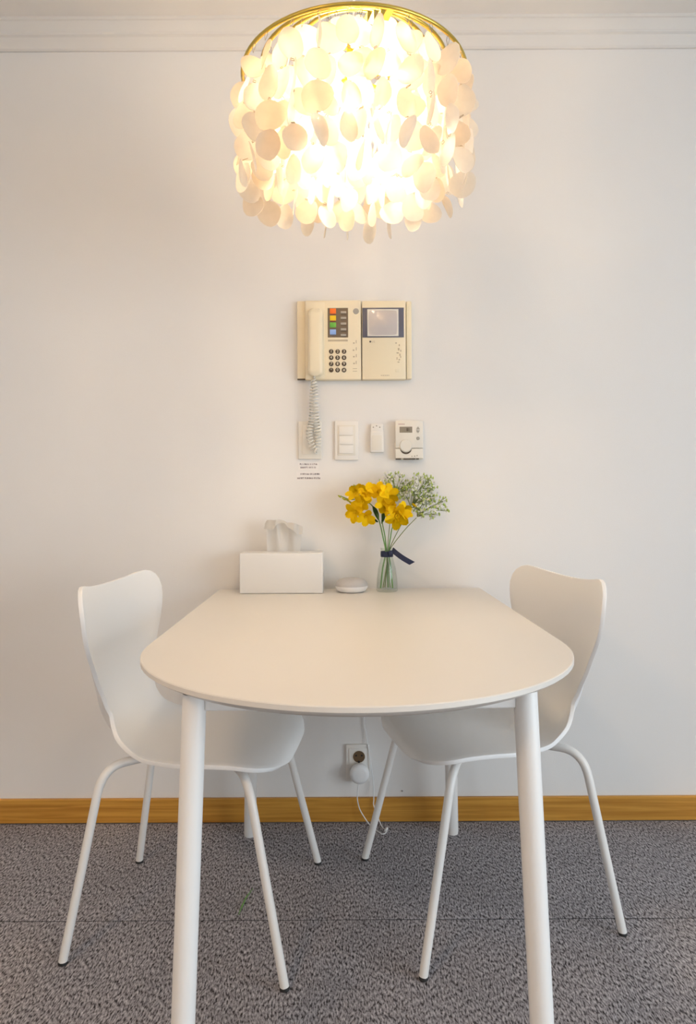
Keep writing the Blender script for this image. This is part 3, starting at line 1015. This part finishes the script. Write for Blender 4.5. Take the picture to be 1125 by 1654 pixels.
# ------------------------------------------------------------------ on the table: tissue box
bx0, bx1 = P(387, 958, -.120).x, P(522, 958, -.120).x
tb = thing('tissue_box', 'white rectangular tissue box with a tissue pulled up, on the table', 'tissue box', ((bx0 + bx1) / 2, -.075, TZ))
BZ = TZ + .121
bm = bmesh.new()
obj('box_body', box((bx0, -.121, TZ + .0005), (bx1, -.028, BZ), .0035, 3), M_tissuebox, tb, smooth=40)
sx = (bx0 + bx1) / 2
obj('slot_lip', box((sx - .062, -.088, BZ - .0005), (sx + .062, -.062, BZ + .0012), .0006, 1), M_tissuebox, tb)
bm = bmesh.new()
NU, NW = 60, 14
rows = []
for j in range(NW + 1):
    h = j / NW
    row = []
    for i in range(NU + 1):
        t = i / NU
        u_ = -1 + 2 * t
        wd = .050 + .009 * h
        fold = math.sin(t * 13 + 1.2 * h) * (.004 + .006 * h) + math.sin(t * 27 + 2.0) * .003 * h
        x_ = sx + .004 + u_ * wd + math.sin(t * 22 + h * 3) * .003 * h
        y_ = -.075 + fold
        top = .096 - .010 * abs(u_) ** 4 - .012 * max(0, u_) + .004 * math.sin(t * 7 + .3) + .002 * math.sin(t * 19)
        z_ = BZ + .0008 + min(h, .82) / .82 * top
        if h > .82:                                  # the rim folds towards the viewer and droops
            q = (h - .82) / .18
            y_ -= .022 * q; z_ -= .030 * q * q * (.6 + .4 * math.sin(t * 9))
        row.append(bm.verts.new((x_, y_, z_)))
    rows.append(row)
for j in range(NW):
    for i in range(NU): bm.faces.new((rows[j][i], rows[j][i + 1], rows[j + 1][i + 1], rows[j + 1][i]))
r = bmesh.ops.solidify(bm, geom=list(bm.faces), thickness=.0006)
obj('tissue', bm, M_tissue, tb, smooth=60)

# ------------------------------------------------------------------ smart speaker puck
c = P(568, 950, -.085)
sp = thing('smart_speaker', 'grey fabric topped round speaker puck on the table between tissue box and vase', 'speaker', (c.x, -.085, TZ))
obj('base', lathe([(0, .0005), (.036, .0005), (.044, .005), (.0485, .013), (.0492, .019), (0, .019)], (c.x, -.085, TZ), 40), M_white, sp, smooth=60)
obj('fabric_cap', lathe([(0, .019), (.0492, .0191), (.0488, .024), (.0455, .031), (.038, .0375), (.026, .041), (.012, .0423), (0, .0425)], (c.x, -.085, TZ), 40), M_fabric, sp, smooth=60)

# ------------------------------------------------------------------ vase, ribbon and flowers
VX, VY = P(625.5, 950, -.075).x, -.075
va = thing('glass_vase', 'small clear glass bottle vase holding the flowers on the table', 'vase', (VX, VY, TZ))
NECKZ = P(625, 884, VY).z
prof = [(0, .0006), (.030, .0006), (.0325, .004), (.0325, .015), (.031, .040), (.027, .070), (.0205, .095), (.017, .108), (.017, .118), (.0195, .128), (.020, .131),
        (.0180, .131), (.0155, .119), (.0155, .108), (.0188, .094), (.0252, .069), (.0292, .039), (.0305, .015), (.0295, .008), (0, .007)]
obj('bottle', lathe(prof, (VX, VY, TZ), 40), M_glass, va, smooth=70)
NB = TZ + .113
rb = thing('navy_ribbon', 'navy blue ribbon tied round the neck of the vase', 'ribbon', (VX, VY, NB))
obj('band', lathe([(.0176, -.0085), (.0190, -.0085), (.0196, 0), (.0190, .0085), (.0176, .0085)], (VX, VY, NB), 32, closed=True), M_ribbon, rb, smooth=60)
obj('knot', box((VX + .003, VY - .0275, NB - .006), (VX + .017, VY - .0185, NB + .0125), .004, 2), M_ribbon, rb, smooth=60)
def strip(pts, wdir, w, th=.0007):
    bm = bmesh.new()
    rows = []
    pts = smooth_path(pts, 6)
    wdir = Vector(wdir).normalized()
    for i, p in enumerate(pts):
        t = (pts[min(i + 1, len(pts) - 1)] - pts[max(0, i - 1)]).normalized()
        nn = t.cross(wdir).normalized()
        sk = t * (.006 if i == len(pts) - 1 else 0)
        rows.append([bm.verts.new(q) for q in (p + wdir * w - nn * th + sk, p - wdir * w - nn * th - sk, p - wdir * w + nn * th - sk, p + wdir * w + nn * th + sk)])
    for i in range(len(rows) - 1):
        for k in range(4): bm.faces.new((rows[i][k], rows[i][(k + 1) % 4], rows[i + 1][(k + 1) % 4], rows[i + 1][k]))
    bm.faces.new(rows[0][::-1]); bm.faces.new(rows[-1])
    return bm
obj('tail', strip([P(634, 888, VY - .024), P(641, 894, VY - .034), P(652, 902, VY - .040), P(666, 910, VY - .040)], (.45, 0, 1), .0078), M_ribbon, rb, smooth=50)

def petal_mesh(L, W, nm, m):
    bm = bmesh.new()
    rows = []
    N = 6
    for i in range(N + 1):
        t = i / N
        w = W * math.sin(PI * min(1, .12 + .80 * t)) ** .8 * (.35 + .65 * t if t < .75 else .35 + .65 * t)
        if i == N: w = W * .18
        out = .25 * L * t + .75 * L * t * t
        up = L * (.95 * t - .45 * t * t)
        rows.append([bm.verts.new((out + (.10 * W if v else 0), v * w, up + (.0018 if v else 0))) for v in (-1, 0, 1)])
    for i in range(N):
        for k in range(2): bm.faces.new((rows[i][k], rows[i][k + 1], rows[i + 1][k + 1], rows[i + 1][k]))
    bmesh.ops.solidify(bm, geom=list(bm.faces), thickness=.0005)
    return finish(bm, nm, m, 60)
PET = petal_mesh(.030, .0165, 'petal', M_yellow)
def orient(dirv):
    return Vector(dirv).to_track_quat('Z', 'Y').to_euler()

def bloom(parent, p, dirv, s=1.0):
    """a trumpet bloom: throat + six petals"""
    bm = lathe([(0, -.012), (.0022, -.012), (.0038, 0), (.0062, .010), (.0052, .011), (0, .004)], (0, 0, 0), 10)
    th_ = finish(bm, 'bloom', M_yellow, 60)
    b = inst('bloom', th_, parent, Vector(p) - parent.location, orient(dirv), (s, s, s))
    for k in range(6):
        a = 2 * PI * k / 6 + .3
        inst('petal', PET, b, (.003 * math.cos(a), .003 * math.sin(a), .002), (random.uniform(-.15, .15), random.uniform(-.25, .15), a), (1, 1, random.uniform(.9, 1.1)))
    return b

def leaf_mesh(pts, w):
    pts = smooth_path(pts, 6)
    bm = bmesh.new()
    rows = []
    for i, p in enumerate(pts):
        t = i / (len(pts) - 1)
        ww = w * math.sin(PI * (.08 + .9 * t))
        q = (pts[min(i + 1, len(pts) - 1)] - pts[max(0, i - 1)]).normalized()
        sd = q.cross(Vector((0, -1, .25))).normalized()
        rows.append([bm.verts.new(p - sd * ww), bm.verts.new(p + Vector((0, .0015, 0))), bm.verts.new(p + sd * ww)])
    for i in range(len(rows) - 1):
        for k in range(2): bm.faces.new((rows[i][k], rows[i][k + 1], rows[i + 1][k + 1], rows[i + 1][k]))
    bmesh.ops.solidify(bm, geom=list(bm.faces), thickness=.0006)
    return bm

NECK = Vector((VX, VY, TZ + .118))
def freesia(label, foot, neck_off, stem_px, blooms, buds, leaves, yoff=0):
    base = Vector((VX + foot[0], VY + foot[1], TZ + .010))
    t = thing('yellow_freesia', label, 'flower', base, 0, 'yellow freesias in the vase')
    nk = NECK + Vector((neck_off[0], neck_off[1], 0))
    pts = [base, base.lerp(nk, .55) + Vector((foot[0] * .10, 0, 0)), nk] + [P(a, b, VY + dy) for a, b, dy in stem_px]
    sp_ = smooth_path(pts, 8)
    nS = len(sp_)
    obj('stem', tube(sp_, [.0024 - .0012 * i / nS for i in range(nS)], 7), M_stem, t, smooth=70)
    for a, b, dy, dv, s in blooms: bloom(t, P(a, b, VY + dy), dv, s)
    for a, b, dy, s in buds:
        q = P(a, b, VY + dy)
        bm = lathe([(0, -.008), (.0022, -.006), (.0036, 0), (.0026, .006), (0, .010)], (0, 0, 0), 8)
        me = finish(bm, 'bud', M_bud if s < 1 else M_yellow, 60)
        inst('bud', me, t, q - t.location, orient((-.7, -.2, .5)), (s, s, s))
    for ps, w in leaves:
        obj('leaf', leaf_mesh([P(a, b, VY + dy) for a, b, dy in ps], w), M_leaf, t, smooth=60)
    return t
freesia('yellow freesia arching furthest left with small buds at its tip', (-.020, -.006), (-.004, -.002),
        [(619, 868, -.004), (614, 846, -.008), (607, 825, -.012), (596, 812, -.014), (580, 806, -.014), (566, 807, -.014), (550, 801, -.012)],
        [(577, 800, -.030, (-.45, -.75, .55), .95), (594, 799, -.032, (.1, -.8, .5), 1.0), (577, 826, -.034, (-.65, -.75, -.1), 1.0), (592, 832, -.036, (.0, -.8, -.65), .95), (586, 812, -.040, (-.2, -1, .1), .9)],
        [(549, 802, -.012, .8), (556, 806, -.014, .9), (562, 808, -.014, .95), (567, 812, -.016, .95), (574, 785, -.02, .8), (578, 812, -.02, .9)],
        [([(611, 843, -.008), (600, 838, -.02), (592, 841, -.026)], .006), ([(612, 840, -.008), (607, 826, -.016), (602, 817, -.02)], .007)])
freesia('yellow freesia standing upright in the middle of the bunch', (.004, .012), (-.001, .003),
        [(622, 866, .002), (618, 845, -.004), (617, 825, -.008), (620, 805, -.010)],
        [(612, 797, -.030, (-.2, -.8, .6), .95), (625, 800, -.034, (.35, -.85, .35), 1.0), (619, 812, -.040, (.1, -1, -.1), .9)],
        [(610, 788, -.018, .9), (598, 787, -.02, .8)],
        [([(617, 846, -.004), (620, 832, -.016), (617, 820, -.022)], .0055)])
freesia('yellow freesia leaning right with one large low bloom', (.016, -.010), (.005, -.003),
        [(631, 868, -.006), (634, 852, -.012), (641, 838, -.016), (650, 828, -.016), (667, 818, -.012)],
        [(641, 833, -.040, (.15, -1, -.05), 1.2), (648, 828, -.034, (.5, -.7, .3), .95), (634, 824, -.034, (-.5, -.7, .45), .85)],
        [(662, 820, -.014, 1.2), (670, 816, -.012, 1.1), (627, 835, -.03, 1.3)],
        [])

FL = None
def gyp(label, foot, neck_off, ctr, rx, ry, nb, seed, dy):
    rnd = random.Random(seed)
    base = Vector((VX + foot[0], VY + foot[1], TZ + .010))
    t = thing('babys_breath', label, 'flower', base, 0, "sprays of baby's breath in the vase")
    nk = NECK + Vector((neck_off[0], neck_off[1], .004))
    hub = P(ctr[0] - .30 * (ctr[0] - 628), ctr[1] + ry * .95, VY + dy * .7)
    st = bmesh.new()
    main = smooth_path([base, base.lerp(nk, .6), nk, nk.lerp(hub, .55) + Vector((-.002, 0, .004)), hub], 6)
    add_tube(st, main, [.0017 - .0007 * i / len(main) for i in range(len(main))], 6)
    wf, gf = bmesh.new(), bmesh.new()
    for k in range(nb):
        a = rnd.uniform(0, 2 * PI); rr = math.sqrt(rnd.uniform(.02, 1))
        e = P(ctr[0] + rx * rr * math.cos(a), ctr[1] + ry * rr * math.sin(a), VY + dy + rnd.uniform(-.035, .028))
        m_ = hub.lerp(e, .5) + Vector((rnd.uniform(-.006, .006), rnd.uniform(-.004, .004), .006))
        add_tube(st, smooth_path([hub, m_, e], 4), .0009, 4)
        for q in range(8):
            f = e + Vector((rnd.uniform(-.013, .013), rnd.uniform(-.009, .009), rnd.uniform(-.010, .012)))
            add_tube(st, [m_.lerp(e, .6), f], .0004, 3)
            if rnd.random() < .52:
                # open floret: five round petals
                R_ = rnd.uniform(.0034, .0056)
                dirv = Vector((rnd.uniform(-1, 1), rnd.uniform(-1.4, .2), rnd.uniform(-.2, 1.2))).normalized()
                Mx = Matrix.Translation(f) @ dirv.to_track_quat('Z', 'Y').to_matrix().to_4x4()
                c0 = wf.verts.new(Mx @ Vector((0, 0, -.0006)))
                rg = [wf.verts.new(Mx @ Vector(((R_ if i % 2 else R_ * .55) * math.cos(i * PI / 5), (R_ if i % 2 else R_ * .55) * math.sin(i * PI / 5), .0009))) for i in range(10)]
                for i in range(10): wf.faces.new((c0, rg[i], rg[(i + 1) % 10]))
                c1 = wf.verts.new(Mx @ Vector((0, 0, .0016)))
                for i in range(10): wf.faces.new((c1, rg[(i + 1) % 10], rg[i]))
            else:
                r_ = rnd.uniform(.0018, .0032)
                bmesh.ops.create_icosphere(gf, subdivisions=1, radius=r_, matrix=Matrix.Translation(f) @ Matrix.Diagonal((1, 1, 1.7, 1)))
    obj('stem', st, M_twig, t, smooth=70)
    o = obj('florets', wf, M_floret, t, smooth=0); o['kind'] = 'stuff'
    o = obj('green_buds', gf, M_lime, t, smooth=60); o['kind'] = 'stuff'
    return t
gyp("tallest spray of tiny white baby's breath at the top of the bunch", (.010, .008), (.002, .006), (640, 784), 27, 22, 38, 3, .016)
gyp("broad spray of white baby's breath leaning right over the table", (-.006, .014), (.006, .005), (680, 795), 30, 28, 32, 5, .004)
gyp("lowest spray of white baby's breath reaching furthest right", (-.012, .004), (.007, .001), (694, 816), 28, 20, 22, 11, -.006)
